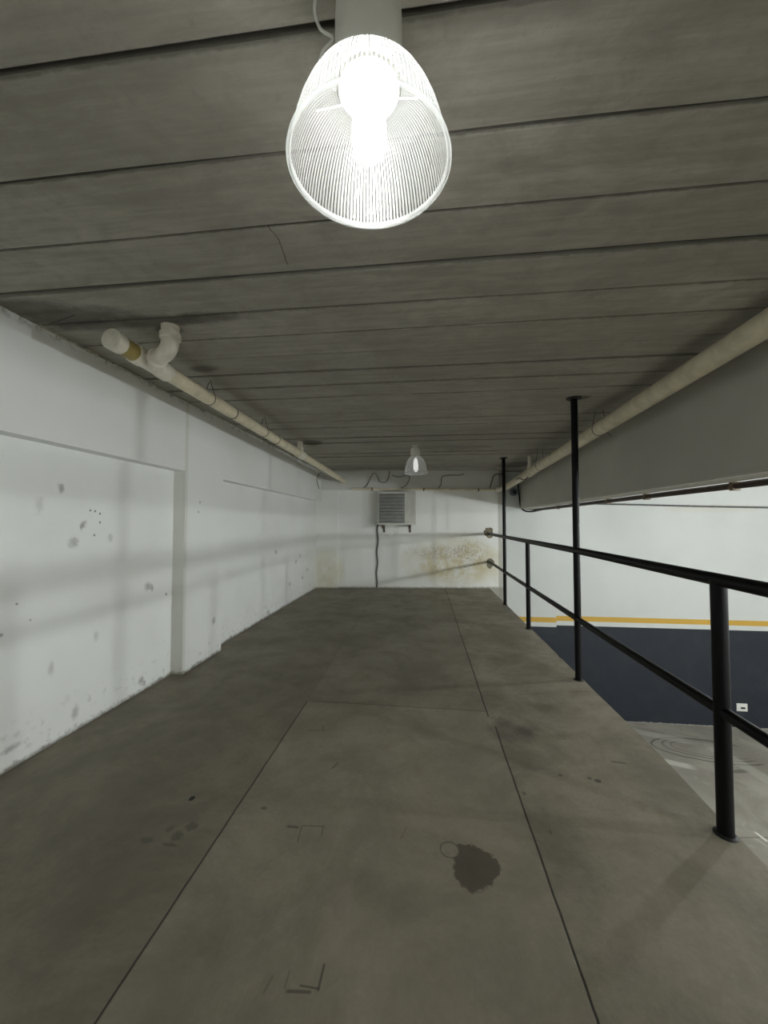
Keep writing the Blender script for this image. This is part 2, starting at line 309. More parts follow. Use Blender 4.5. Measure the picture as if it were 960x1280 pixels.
def emit_mat(name, col, s):
    g = G(name); e = g.n('ShaderNodeEmission'); e.inputs[0].default_value = (*col, 1); e.inputs[1].default_value = s
    g.l(e.outputs[0], g.out.inputs[0]); return g.m

LAMP_NEAR = 27.0; LAMP_FAR = 0.6; LAMP_HALL = 900.0
M = dict(
    deck=deck_mat(), hall=hall_floor_mat(), ceil=ceil_mat(), left=left_wall_mat(), back=back_wall_mat(), far=far_wall_mat(), beam=beam_mat(),
    plaster=plain('plain_plaster', (222, 224, 218), 0.7, 0.06, 2), rough_plaster=plain('crumbled_plaster', (190, 187, 170), 0.9, 0.35, 20, bs=0.6),
    black=plain('black_paint', (8, 9, 12), 0.45, 0.15, 12, spec=0.2), flange=plain('black_flange', (26, 26, 27), 0.6, 0.2, 20),
    pvc=plain('aged_pvc', (226, 216, 190), 0.42, 0.12, 9), pvc_white=plain('white_pvc', (232, 227, 212), 0.4, 0.1, 14), ringm=plain('yellowed_ring', (170, 152, 92), 0.5, 0.1, 14),
    wire=plain('rusty_wire', (52, 44, 36), 0.8, 0.3, 40), brown=plain('brown_conduit', (58, 42, 32), 0.5, 0.25, 14), clip=plain('galvanised_clip', (120, 105, 90), 0.5, 0.25, 30, metal=0.4),
    grey_cable=plain('grey_cable', (92, 92, 92), 0.6, 0.25, 30), housing=plain('lamp_housing_enamel', (226, 225, 218), 0.4, 0.06, 8, metal=0.1),
    white=plain('white_plastic', (232, 232, 228), 0.4, 0.03, 8), dark=plain('dark_plastic', (30, 30, 30), 0.5, 0.1, 8), grille=plain('grille_grey', (140, 140, 138), 0.6, 0.1, 8),
    acbody=plain('unit_enamel', (214, 213, 205), 0.45, 0.06, 6), cement=plain('raw_cement', (128, 122, 104), 0.95, 0.4, 18, bs=0.8), rust=plain('rusty_bracket', (90, 78, 66), 0.7, 0.3, 20, metal=0.3),
    bluegrey=plain('blue_grey_pipe', (112, 118, 132), 0.5, 0.15, 12), ceramic=plain('lamp_socket', (235, 235, 230), 0.3, 0.03, 8),
    shade=shade_mat('prismatic_glass', 0.62), shade_far=shade_mat('prismatic_glass_dull', 0.30), rim=shade_mat('glass_rim', 0.55, False), hall_shade=shade_mat('prismatic_glass_plain', 0.80, False),
    bulb=emit_mat('lamp_bulb_glow', (1.0, 1.0, 0.97), LAMP_NEAR), bulb_far=emit_mat('lamp_bulb_dim', (1.0, 0.99, 0.95), LAMP_FAR), bulb_hall=emit_mat('hall_bulb_glow', (0.96, 1.0, 0.99), LAMP_HALL),
)

# ---------------------------------------------------------------- mesh helpers
def obj(name, bm, mat, parent=None, smooth=True):
    me = bpy.data.meshes.new(name); bmesh.ops.recalc_face_normals(bm, faces=bm.faces[:]); bm.to_mesh(me); bm.free()
    if smooth:
        for p in me.polygons: p.use_smooth = True
    me.materials.append(mat)
    if smooth: me.set_sharp_from_angle(angle=math.radians(38))
    o = bpy.data.objects.new(name, me); COL.objects.link(o)
    return o
# every thing's Empty sits at its base; meshes are written in world coordinates, so parts get shifted into it
def thing(name, label, cat, loc=(0, 0, 0), group=None):
    o = bpy.data.objects.new(name, None); COL.objects.link(o); o.location = loc; o.empty_display_size = 0.1
    o['label'] = label; o['category'] = cat
    if group: o['group'] = group
    return o
def part(name, bm, mat, parent, label=None, smooth=True):
    root = parent
    while root.parent is not None: root = root.parent
    bmesh.ops.translate(bm, verts=bm.verts[:], vec=-Vector(root.location))
    me = bpy.data.meshes.new(name); bmesh.ops.recalc_face_normals(bm, faces=bm.faces[:]); bm.to_mesh(me); bm.free()
    if smooth:
        for p in me.polygons: p.use_smooth = True
    me.materials.append(mat)
    if smooth: me.set_sharp_from_angle(angle=math.radians(38))
    o = bpy.data.objects.new(name, me); COL.objects.link(o); o.parent = parent
    if label: o['label'] = label
    return o
def single(name, bm, mat, label, cat, group=None, smooth=True):
    o = obj(name, bm, mat, None, smooth); o['label'] = label; o['category'] = cat
    if group: o['group'] = group
    return o
def struct(name, bm, mat, label=None, smooth=False):
    o = obj(name, bm, mat, None, smooth); o['kind'] = 'structure'
    if label: o['label'] = label
    return o
def box(bm, a, b, bev=0.0):
    r = bmesh.ops.create_cube(bm, size=1); vs = r['verts']
    s = [b[i] - a[i] for i in range(3)]; c = [(a[i] + b[i]) / 2 for i in range(3)]
    bmesh.ops.scale(bm, verts=vs, vec=s); bmesh.ops.translate(bm, verts=vs, vec=c)
    if bev:
        es = list({e for v in vs for e in v.link_edges}); bmesh.ops.bevel(bm, geom=es, offset=bev, segments=2, affect='EDGES', profile=0.5)
def prism(bm, pts, z0, z1):
    lo = [bm.verts.new((p[0], p[1], z0)) for p in pts]; hi = [bm.verts.new((p[0], p[1], z1)) for p in pts]; n = len(pts)
    bm.faces.new(lo[::-1]); bm.faces.new(hi)
    for i in range(n): bm.faces.new((lo[i], lo[(i + 1) % n], hi[(i + 1) % n], hi[i]))
def tube(bm, pts, r, seg=16, cap=True, closed=False):
    pts = [Vector(p) for p in pts]; n = len(pts); rr = r if isinstance(r, (list, tuple)) else [r] * n
    rings = []; up = None
    for i, p in enumerate(pts):
        if closed: t = pts[(i + 1) % n] - pts[(i - 1) % n]
        else: t = pts[min(i + 1, n - 1)] - pts[max(i - 1, 0)]
        t.normalize()
        if up is None:
            up = Vector((0, 0, 1)) if abs(t.z) < 0.9 else Vector((1, 0, 0))
        s = t.cross(up).normalized(); up = s.cross(t).normalized()
        rings.append([bm.verts.new(p + (s * cos(2 * pi * k / seg) + up * sin(2 * pi * k / seg)) * rr[i]) for k in range(seg)])
    for i in range(n if closed else n - 1):
        a, b = rings[i], rings[(i + 1) % n]
        for k in range(seg): bm.faces.new((a[k], a[(k + 1) % seg], b[(k + 1) % seg], b[k]))
    if cap and not closed:
        bm.faces.new(rings[0][::-1]); bm.faces.new(rings[-1])
def spline(pts, n=8):
    pts = [Vector(p) for p in pts]; out = []
    for i in range(len(pts) - 1):
        p0 = pts[max(i - 1, 0)]; p1 = pts[i]; p2 = pts[i + 1]; p3 = pts[min(i + 2, len(pts) - 1)]
        for k in range(n):
            t = k / n
            out.append(0.5 * ((2 * p1) + (p2 - p0) * t + (2 * p0 - 5 * p1 + 4 * p2 - p3) * t * t + (3 * p1 - p0 - 3 * p2 + p3) * t ** 3))
    out.append(pts[-1]); return out
def lathe(bm, prof, seg=48, uv=False, rib=0.0, ribn=0):
    rings = []; uvl = bm.loops.layers.uv.new('UVMap') if uv else None
    for (r, z) in prof:
        if r < 1e-5: rings.append([bm.verts.new((0, 0, z))])
        else: rings.append([bm.verts.new(((r + rib * cos(ribn * 2 * pi * k / seg)) * cos(2 * pi * k / seg), (r + rib * cos(ribn * 2 * pi * k / seg)) * sin(2 * pi * k / seg), z)) for k in range(seg)])
    for i in range(len(rings) - 1):
        a, b = rings[i], rings[i + 1]
        for k in range(seg):
            k2 = (k + 1) % seg
            if len(a) == 1 and len(b) == 1: continue
            if len(a) == 1: f = bm.faces.new((a[0], b[k2], b[k]))
            elif len(b) == 1: f = bm.faces.new((a[k], a[k2], b[0]))
            else:
                f = bm.faces.new((a[k], a[k2], b[k2], b[k]))
                if uv:
                    u0, u1 = k / seg, (k + 1) / seg; v0, v1 = i / (len(rings) - 1), (i + 1) / (len(rings) - 1)
                    for lp, c in zip(f.loops, ((u0, v0), (u1, v0), (u1, v1), (u0, v1))): lp[uvl].uv = c
def xf(bm, mat, verts=None): bmesh.ops.transform(bm, matrix=mat, verts=verts or bm.verts[:])
def NB(): return bmesh.new()

# ---------------------------------------------------------------- the room
# raised deck slab: front edge slightly chipped
bm = NB()
ny = 160; edge = []
for i in range(ny + 1):
    y = -3.5 + (yb(XE) + 3.5) * i / ny
    edge.append((XE + 0.006 * mnoise.noise(Vector((y * 3, 0, 0))) + (-0.012 if mnoise.noise(Vector((y * 9, 5, 0))) > 0.42 else 0) - max(0, (2.6 - y)) * 0.045, y))
prism(bm, [(XL - 0.05, -3.5)] + [edge[0]] + edge[1:] + [(XL - 0.05, yb(XL - 0.05))], -0.22, 0.0)
struct('floor', bm, M['deck'], 'grey brown concrete deck with saw-cut joints and stains')
bm = NB(); box(bm, (XL - 0.3, YR, ZH - 0.2), (XH, YF, ZH))
struct('floor', bm, M['hall'], 'paler concrete floor of the hall below the deck')
# ceiling of precast planks, each its own level
bm = NB()
P0, PW = 0.87, 0.2925
for k in range(int((YR - P0) / PW) - 1, int((YF - P0) / PW) + 2):
    y0 = P0 + k * PW + 0.005; y1 = y0 + PW - 0.010
    rz = random.uniform(-0.009, 0.009); tl = random.uniform(-0.004, 0.004); nx = 60
    rows = []
    for i in range(nx + 1):
        x = XL - 0.3 + (XH - XL + 0.3) * i / nx
        w = 0.004 * mnoise.noise(Vector((x * 1.3, k * 7.1, 0))); w2 = 0.003 * mnoise.noise(Vector((x * 1.1, k * 3.3, 9)))
        row = []
        for (yy, zz) in ((y0 + w2, 0.09), (y0 + w2, 0.008), (y0 + w2 + 0.007, 0.0), (y1 + w2 - 0.007, 0.0), (y1 + w2, 0.008), (y1 + w2, 0.09)):
            t = (yy - y0) / PW
            row.append(bm.verts.new((x, yy, H + zz + (0 if zz > 0.05 else w + rz + tl * (t * 2 - 1)))))
        rows.append(row)
    for i in range(nx):
        for j in range(5): bm.faces.new((rows[i][j], rows[i + 1][j], rows[i + 1][j + 1], rows[i][j + 1]))
box(bm, (XL - 0.3, YR - 0.2, H + 0.04), (XH + 0.2, YF + 0.3, H + 0.3))
struct('ceiling', bm, M['ceil'], 'grey concrete ceiling of long planks')
# left wall: panels set back under a beam, pilaster between them
bm = NB(); ZR = 2.035
box(bm, (XL - 0.3, YR, ZH), (XL, YF + 0.2, H + 0.03))
box(bm, (XL - 0.1, YR, ZR), (XP, yb(XP) + 0.15, H + 0.03))
box(bm, (XL - 0.1, 3.49, -0.1), (XP, 4.20, ZR))
struct('wall_left', bm, M['left'], 'white painted left wall with set-back panels')
# crumbling plaster fillet along left wall and ceiling
bm = NB(); prev = None
for i in range(420):
    y = -1 + i * (yb(XP) + 1) / 419
    a = 0.004 + 0.014 * abs(mnoise.noise(Vector((y * 6, 1, 2)))) + 0.012 * abs(mnoise.noise(Vector((y * 23, 4, 1)))); b = 0.004 + 0.014 * abs(mnoise.noise(Vector((y * 8, 6, 3)))) + 0.01 * abs(mnoise.noise(Vector((y * 31, 4, 7))))
    vs = [bm.verts.new(c) for c in ((XP - 0.01, y, H - b), (XP + 0.005 + a * 0.3, y, H - b * 0.8), (XP + a, y, H + 0.002), (XP - 0.01, y, H + 0.02))]
    if prev:
        for j in range(4): bm.faces.new((prev[j], prev[(j + 1) % 4], vs[(j + 1) % 4], vs[j]))
    else: bm.faces.new(vs)
    prev = vs
bm.faces.new(prev[::-1])
struct('trim_1', bm, M['rough_plaster'], 'crumbling plaster edge between left wall and ceiling')
# back wall
bm = NB(); XW = onY(628.5, 700, yb(1.8)).x
zbm = onY(520, 612, yb(-0.2) - 0.1).z
prism(bm, [(XL - 0.1, yb(XL - 0.1)), (XW, yb(XW)), (XW, YF + 0.15), (XL - 0.1, YF + 0.15)], ZH, H + 0.03)
prism(bm, [(XP - 0.1, yb(XP) - 0.10), (XW, yb(XW) - 0.10), (XW, yb(XW) + 0.1), (XP - 0.1, yb(XP) + 0.1)], zbm, H + 0.03)
xc = onY(422, 700, yb(-2.0) - 0.07).x
prism(bm, [(XL - 0.1, yb(XL) - 0.07), (xc, yb(xc) - 0.07), (xc, yb(xc) + 0.05), (XL - 0.1, yb(XL) + 0.05)], -0.1, zbm + 0.05)
struct('wall_back', bm, M['back'], 'stained white wall at the end of the deck')
# far wall of the hall, stepping back a little
bm = NB(); xs = onY(695, 780, YF).x
box(bm, (XW - 0.2, YF - 0.03, ZH), (xs, YF + 0.25, H + 0.03)); box(bm, (xs - 0.01, YF, ZH), (XH + 0.2, YF + 0.25, H + 0.03))
struct('wall_far', bm, M['far'], 'white hall wall with yellow stripe over navy dado')
bm = NB(); box(bm, (XH, YR, ZH), (XH + 0.2, YF + 0.2, H + 0.03)); struct('wall_right', bm, M['plaster'])
bm = NB(); box(bm, (XL - 0.3, YR - 0.2, ZH), (XH + 0.2, YR, H + 0.03)); struct('wall_rear', bm, M['plaster'])
# long downstand beam between deck and hall
zb1 = onX(650, 636, XB).z; zb0 = onX(960, 589, XB).z; zbb = (zb0 + zb1) / 2; y1 = YF; y0 = onX(960, 589, XB).y
sl = (zb1 - zb0) / (y1 - y0); BW = 0.31
bm = NB(); za = zb1 - sl * (y1 - YR)
vs = [bm.verts.new(c) for c in ((XB, YR, za), (XB + BW, YR, za), (XB + BW, YR, H + 0.03), (XB, YR, H + 0.03), (XB, y1, zb1), (XB + BW, y1, zb1), (XB + BW, y1, H + 0.03), (XB, y1, H + 0.03))]
for f in ((0, 1, 2, 3), (4, 5, 6, 7), (0, 1, 5, 4), (1, 2, 6, 5), (2, 3, 7, 6), (3, 0, 4, 7)): bm.faces.new([vs[i] for i in f])
bmesh.ops.bevel(bm, geom=bm.edges[:], offset=0.012, segments=2, affect='EDGES')
struct('trim_2', bm, M['beam'], 'long painted beam hanging below the ceiling over the deck edge', True)
def beam_z(y): return zb1 - sl * (y1 - y)
# pale ledge strip where the beam meets the ceiling
bm = NB(); box(bm, (XB - 0.06, 4.6, H - 0.09), (XB + 0.02, 8.3, H + 0.01), 0.006)
struct('trim_3', bm, M['plaster'], 'pale strip along the top of the beam', True)

# ---------------------------------------------------------------- handrail
R = 0.031
hb = thing('handrail', 'black tubular metal handrail with two rails along the open edge of the deck', 'handrail', (1.47, 2.0, 0))
T0 = onX(612.5, 667.5, 1.50); T1 = onX(727, 689.5, 1.475); T2 = onX(960, 737.5, 1.44); T3 = T2 + (T2 - T1).normalized() * 4.5
bm = NB(); tube(bm, [(T0.x, yb(T0.x) + 0.05, T0.z), T1, T2, T3], R + 0.001, 24); part('top_rail', bm, M['black'], hb)
B0 = onX(614, 703.5, 1.505); B1 = onX(727, 777, 1.475); B2 = onX(960, 926, 1.44); B3 = B2 + (B2 - B1).normalized() * 4.5
bm = NB(); tube(bm, [(B0.x, yb(B0.x) + 0.05, B0.z), B1, B2, B3], R * 0.88, 24); part('lower_rail', bm, M['black'], hb)
def rail_at(pts, y):
    for a, b in zip(pts[:-1], pts[1:]):
        if b.y <= y <= a.y: t = (y - a.y) / (b.y - a.y); return a + (b - a) * t
def post(px, py, tall, r=R):
    p = onZ(px, py, 0); q = rail_at([T0, T1, T2, T3], p.y)
    x = q.x if q else p.x
    bm = NB(); z1 = H + 0.01 if tall else q.z
    tube(bm, [(x, p.y, -0.004), (x, p.y, z1)], r, 24)
    o = part('post', bm, M['black'], hb)
    if tall:
        bm = NB(); xx = Matrix.Translation((x, p.y, H - 0.012)); lathe(bm, [(0, -0.006), (0.065, -0.006), (0.07, 0.0), (0.07, 0.02), (0, 0.02)], 24); xf(bm, xx)
        part('flange', bm, M['flange'], o, 'dark ceiling flange of the tall post')
    bm = NB(); lathe(bm, [(0, 0.010), (r + 0.004, 0.010), (r + 0.014, 0.002), (r + 0.014, -0.003), (0, -0.003)], 24); xf(bm, Matrix.Translation((x, p.y, 0)))
    part('weld_collar', bm, M['flange'], o)
post(907, 1043, False, 0.034); post(727.5, 850, True, 0.031); post(663, 786, False, 0.030); post(632.5, 756, True, 0.031)
p = onZ(907, 1043, 0)
bm = NB(); q = rail_at([T0, T1, T2, T3], p.y); q2 = q + (T3 - T2).normalized() * 1.9
tube(bm, [(q2.x, q2.y, -0.004), (q2.x, q2.y, q2.z)], R, 24); part('post', bm, M['black'], hb)

# cement patches around the rail ends
def patch(c, rx, rz, seed, label):
    bm = NB(); n = 40; nr = 7; y0 = yb(c[0]); rings = []
    ctr = bm.verts.new((c[0], y0 - 0.022, c[1]))
    for j in range(1, nr + 1):
        t = j / nr; ring = []
        for k in range(n):
            a = 2 * pi * k / n; rad = 1 + 0.35 * mnoise.noise(Vector((cos(a) * 1.7, sin(a) * 1.7, seed))) + 0.12 * mnoise.noise(Vector((cos(a) * 6, sin(a) * 6, seed)))
            x = c[0] + rx * rad * t * cos(a); z = c[1] + rz * rad * t * sin(a)
            d = (0.022 if t < 0.8 else 0.012 if t < 0.95 else -0.01) + 0.014 * mnoise.noise(Vector((x * 25, z * 25, seed)))
            ring.append(bm.verts.new((x, yb(x) - d, z)))
        rings.append(ring)
    for k in range(n): bm.faces.new((ctr, rings[0][k], rings[0][(k + 1) % n]))
    for j in range(nr - 1):
        for k in range(n): bm.faces.new((rings[j][k], rings[j + 1][k], rings[j + 1][(k + 1) % n], rings[j][(k + 1) % n]))
    return single('cement_patch', bm, M['cement'], label, 'cement patch', 'rough cement patches at the rail ends', False)
a = onY(611, 666, yb(1.48)); patch((a.x, a.z), 0.115, 0.135, 1.3, 'rough cement patch where the top rail enters the end wall')
a = onY(613, 704, yb(1.48)); patch((a.x, a.z), 0.10, 0.12, 5.3, 'rough cement patch where the lower rail enters the end wall')

# ---------------------------------------------------------------- pendant lamps
def make_lamp(loc, top, shade_m, bulb_m, label, seg=180, tilt=0.0, tiltdir=0.0, cable=True, drop=0.0, scale=1.0, group='bell pendant lamps', tall=False):
    """loc: x, y; top: ceiling height; shade mouth hangs 'top - drop - 0.42' """
    root = thing('pendant_lamp', label, 'pendant lamp', (loc[0], loc[1], top - drop), group)
    S = Matrix.Translation((loc[0], loc[1], top - drop)) @ Matrix.Rotation(tiltdir, 4, 'Z') @ Matrix.Rotation(tilt, 4, 'X') @ Matrix.Rotation(-tiltdir, 4, 'Z') @ Matrix.Scale(scale, 4)
    def pt(name, bm, mat, par=None, label=None): xf(bm, S); return part(name, bm, mat, par or root, label)
    dz = 0.0 if tall else 0.092
    # housing: cast enamel can with shoulder and fins
    bm = NB(); lathe(bm, [(0, -0.004), (0.045, -0.004), (0.062, -0.012), (0.074, -0.03), (0.080, -0.06), (0.082, -0.10), (0.082, -0.132 - dz), (0.078, -0.146 - dz), (0.070, -0.158 - dz), (0.048, -0.162 - dz), (0, -0.162 - dz)], 48)
    h = pt('housing', bm, M['housing'])
    bm = NB(); lathe(bm, [(0.070, -0.150 - dz), (0.076, -0.152 - dz), (0.078, -0.160 - dz), (0.074, -0.168 - dz), (0.060, -0.168 - dz)], 48); pt('gallery_ring', bm, M['housing'], h)
    prof = [(0.068, -0.160), (0.090, -0.168), (0.108, -0.182), (0.124, -0.201), (0.139, -0.225), (0.152, -0.253), (0.163, -0.284), (0.172, -0.317), (0.179, -0.350), (0.185, -0.384), (0.189, -0.415), (0.191, -0.436)]
    if not tall: prof = [(0.066, -0.252), (0.092, -0.257), (0.112, -0.267), (0.131, -0.283), (0.147, -0.303), (0.160, -0.327), (0.171, -0.353), (0.180, -0.382), (0.186, -0.410), (0.191, -0.436)]
    dense = []
    for (a, b) in zip(prof[:-1], prof[1:]):
        for j in range(3): t = j / 3; dense.append((a[0] + (b[0] - a[0]) * t, a[1] + (b[1] - a[1]) * t))
    dense.append(prof[-1])
    bm = NB(); lathe(bm, dense, seg, True, 0.0, 1); sh = pt('shade', bm, shade_m)
    bm = NB(); lathe(bm, [(0.190, -0.432), (0.194, -0.433), (0.195, -0.437), (0.199, -0.439), (0.200, -0.443), (0.197, -0.447), (0.192, -0.447), (0.189, -0.441), (0.190, -0.432)], 96); pt('rim', bm, M['rim'], sh, 'clear rolled glass rim')
    bm = NB()
    lathe(bm, [(0, -0.160 - dz), (0.026, -0.160 - dz), (0.028, -0.185 - dz), (0.022, -0.192 - dz), (0, -0.192 - dz)], 24); pt('socket', bm, M['ceramic'])
    bm = NB(); bz = -0.192 - dz; bl = -0.420 - bz; lathe(bm, [(0, bz), (0.020, bz), (0.026, bz + bl * 0.07), (0.035, bz + bl * 0.19), (0.041, bz + bl * 0.38), (0.043, bz + bl * 0.59), (0.040, bz + bl * 0.78), (0.031, bz + bl * 0.91), (0.016, bz + bl * 0.98), (0, -0.420)], 20); pt('bulb', bm, bulb_m, None, 'glowing bulb')
    for s in (-1, 1):
        bm = NB(); tube(bm, [(s * 0.03, 0, -0.165 - dz), (s * 0.062, 0, -0.190 - dz), (s * (0.150 if tall else 0.135), 0.0, -0.243 if tall else -0.288)], 0.0018, 8); pt('support_arm', bm, M['housing'], sh)
    bm = NB()
    if drop > 0.01:
        tube(bm, [(0, 0, -0.004), (0, 0, drop / scale)], 0.008, 12); pt('drop_rod', bm, M['housing'])
        bm = NB(); lathe(bm, [(0, -0.02), (0.02, -0.02), (0.05, -0.004), (0.055, 0.004), (0, 0.004)], 32); xf(bm, Matrix.Translation((loc[0], loc[1], top - 0.004))); part('canopy', bm, M['white'], root)
    else:
        lathe(bm, [(0, 0.0), (0.06, 0.0), (0.062, -0.006), (0, -0.008)], 32); pt('canopy', bm, M['white'])
    return root, S
NL = Vector((-0.121, 0.79, 0))
lamp1, S1 = make_lamp((NL.x, NL.y), H, M['shade'], M['bulb'], 'large glowing ribbed-glass bell lamp on the ceiling above the front of the deck', tilt=0.05, scale=0.925, drop=0.028)
# loose flex looping beside its housing
bm = NB(); c = Vector((NL.x, NL.y, H))
tube(bm, spline([c + Vector(v) for v in ((-0.05, 0.0, -0.01), (-0.10, -0.02, -0.02), (-0.125, 0.0, -0.06), (-0.115, 0.01, -0.10), (-0.085, 0.01, -0.13), (-0.11, 0.01, -0.16), (-0.115, 0.015, -0.20), (-0.08, 0.02, -0.24))], 8), 0.0035, 8)
part('flex', bm, M['white'], lamp1)
fp = onZ(519, 557, H)
lamp2, S2 = make_lamp((fp.x, fp.y), H, M['shade_far'], M['bulb_far'], 'smaller-looking bell lamp far down the ceiling near the end wall', scale=0.95, drop=0.025, tilt=-0.05, tiltdir=0.6, tall=True)
hall = [(5.4, 2.0, 1.14, 'beside mid deck'), (5.6, -0.2, 1.02, 'beside the open side of the deck'), (4.6, -2.7, 0.9, 'at the rear, nearest the deck'), (4.95, 4.6, 1.05, 'added to brighten the stained end wall'),  # last lamp here is unseen, added to brighten the end wall
        (8.4, 2.9, 0.45, 'in mid hall, hung short past the beam'), (8.4, -1.6, 0.45, 'at the rear, hung short past the beam'), (10.8, 4.4, 0.45, 'near the right wall')]
for x, y, dp, w in hall:
    make_lamp((x, y), H, M['hall_shade'], M['bulb_hall'], 'rod-hung bell lamp over the hall ' + w, drop=dp, seg=64)

# ---------------------------------------------------------------- drain pipes
def ell_pts(a, c, b, n=8):
    a, c, b = Vector(a), Vector(c), Vector(b); return [a * (1 - t) ** 2 + c * 2 * t * (1 - t) + b * t * t for t in [i / n for i in range(n + 1)]]
XPI = -1.87; RP = 0.055
e0 = onX(143, 426, XPI); e1 = onX(436, 605, XPI); d = (e1 - e0).normalized()
lp = thing('drain_pipe', 'cream plastic drain pipe with capped end and elbow beside the left wall', 'drain pipe', tuple(e0))
def along(s): return e0 + d * s
def s_at(px): q = onX(px, 426 + 0.611 * (px - 143), XPI); return (q.y - e0.y) / d.y
sa, sb, sc_, sd = s_at(151), s_at(166), s_at(186), s_at(200)
L = (e1 - e0).length
bm = NB(); tube(bm, [along(0.02), along(L + 0.15)], RP, 32); part('pipe', bm, M['pvc'], lp)
bm = NB(); tube(bm, [along(-0.03), along(-0.025), along(sa - 0.01), along(sa)], [RP * 1.02, RP * 1.16, RP * 1.16, RP * 1.08], 32); cp = part('end_cap', bm, M['pvc_white'], lp, 'round white end cap')
bm = NB(); tube(bm, [along(sa - 0.01), along(sb + 0.01)], RP * 1.03, 32); part('collar', bm, M['ringm'], lp, 'yellowed collar behind the end cap')
bm = NB(); tube(bm, [along(sb), along(sb + 0.005), along(sc_ - 0.075), along(sc_ - 0.065), along(sd), along(sd + 0.01), along(sd + 0.07), along(sd + 0.075)], [RP * 1.02, RP * 1.2, RP * 1.2, RP * 1.07, RP * 1.07, RP * 1.2, RP * 1.2, RP * 1.02], 32)
jb = along(sc_); top = onZ(213, 408, H)
elb = Vector((top.x, top.y, onX(213, 441, top.x).z))
s0 = jb + (elb - jb) * 0.1
tube(bm, [jb, jb + (elb - jb) * 0.55], RP * 0.9, 24)
part('tee', bm, M['pvc_white'], lp, 'white tee fitting with branch')
bm = NB()
a = jb + (elb - jb) * 0.35; b = Vector((elb.x, elb.y, elb.z + 0.13))
pts = [a + (elb - a) * 0.1] + ell_pts(a + (elb - a) * 0.3, elb, (elb.x, elb.y, elb.z + 0.075), 10) + [b]
tube(bm, pts, RP * 0.92, 28)
dd = (elb - a).normalized()
tube(bm, [a + dd * 0.0, a + dd * 0.005, a + dd * 0.035, a + dd * 0.04], [RP * 0.95, RP * 1.12, RP * 1.12, RP * 0.95], 28)
tube(bm, [(elb.x, elb.y, elb.z + 0.08), (elb.x, elb.y, elb.z + 0.085), (elb.x, elb.y, elb.z + 0.12), (elb.x, elb.y, elb.z + 0.125)], [RP * 0.95, RP * 1.12, RP * 1.12, RP * 0.95], 28)
part('elbow', bm, M['pvc_white'], lp, 'white elbow turning up to the ceiling')
bm = NB(); tube(bm, [(elb.x, elb.y, elb.z + 0.11), (elb.x, elb.y, H + 0.01)], RP * 0.80, 28)
tube(bm, [(elb.x, elb.y, H - 0.03), (elb.x, elb.y, H - 0.025), (elb.x, elb.y, H + 0.005)], [RP * 0.8, RP * 0.95, RP * 0.98], 28); part('riser', bm, M['pvc_white'], lp)
# second riser far along
r2 = onZ(390, 552, H); s = (r2.y - e0.y) / d.y; bpt = along(s)
bm = NB(); tube(bm, [bpt, (bpt.x, bpt.y, H + 0.01)], 0.04, 20); tube(bm, [bpt, (bpt.x, bpt.y, bpt.z + 0.10)], 0.05, 20); part('riser', bm, M['pvc_white'], lp)
bm = NB(); tube(bm, [along(s - 0.12), along(s - 0.115), along(s + 0.115), along(s + 0.12)], [RP, RP * 1.18, RP * 1.18, RP], 24); part('coupling', bm, M['pvc_white'], lp)
def hanger(root, c, r, spread, name='hanger_wire', tail=0.0, axis=d):
    bm = NB(); n = 20; ring = []
    sx = Vector((1, 0, 0))
    pts = [Vector((c.x - spread, c.y + 0.02, H + 0.005))] + [c + sx * (r * cos(t)) + Vector((0, 0, r * sin(t))) for t in [pi - 0.5 + i * (pi + 1.0) / n for i in range(n + 1)]] + [Vector((c.x + spread, c.y - 0.03, H + 0.005))]
    if tail: pts[-1:] = [Vector((c.x + spread, c.y - 0.03, H + 0.005))]
    tube(bm, pts, 0.0028, 6)
    if tail: tube(bm, spline([c + Vector((r * 0.9, 0, -r * 0.3)), c + Vector((r + 0.03, 0.02, -r * 0.7)), c + Vector((r + tail, 0.04, -r * 1.0))], 4), 0.003, 6)
    return part(name, bm, M['wire'], root)
for px, py in ((262, 490), (330, 533)):
    q = onX(px, py, XPI); s = (q.y - e0.y) / d.y; hanger(lp, along(s), RP * 1.03, 0.02)
for px, py in ((291, 511), (345, 543)):
    q = onX(px, py, XPI); s = (q.y - e0.y) / d.y; c = along(s)
    bm = NB(); tube(bm, [along(s - 0.006), along(s + 0.006)], RP * 1.05, 24); part('strap', bm, M['wire'], lp)

XPR = 1.93; RR = 0.075
g0 = onX(960, 404, XPR); g1 = onX(634, 608, XPR); dr = (g1 - g0).normalized(); st = g0 - dr * 3.5
rp = thing('drain_pipe', 'thick cream drain pipe slung along the beam on the right', 'drain pipe', tuple(g1))
bm = NB(); tube(bm, [st, g1 + dr * 0.1], RR, 32); part('pipe', bm, M['pvc'], rp)
for px, py in ((749, 533), (675, 582)):
    q = onX(px, py, XPR); c = g0 + dr * ((q.y - g0.y) / dr.y); hanger(rp, c, RR * 1.03, 0.03, tail=0.07 if px == 749 else 0)
q = onX(663, 590, XPR); c = g0 + dr * ((q.y - g0.y) / dr.y)
bm = NB(); tube(bm, [c, (c.x, c.y, H + 0.01)], 0.045, 20); tube(bm, [c, (c.x, c.y, c.z + 0.13)], 0.055, 20); part('riser', bm, M['pvc_white'], rp)
bm = NB(); tube(bm, [c - dr * 0.15, c - dr * 0.145, c + dr * 0.145, c + dr * 0.15], [RR, RR * 1.15, RR * 1.15, RR], 24); part('coupling', bm, M['pvc'], rp)
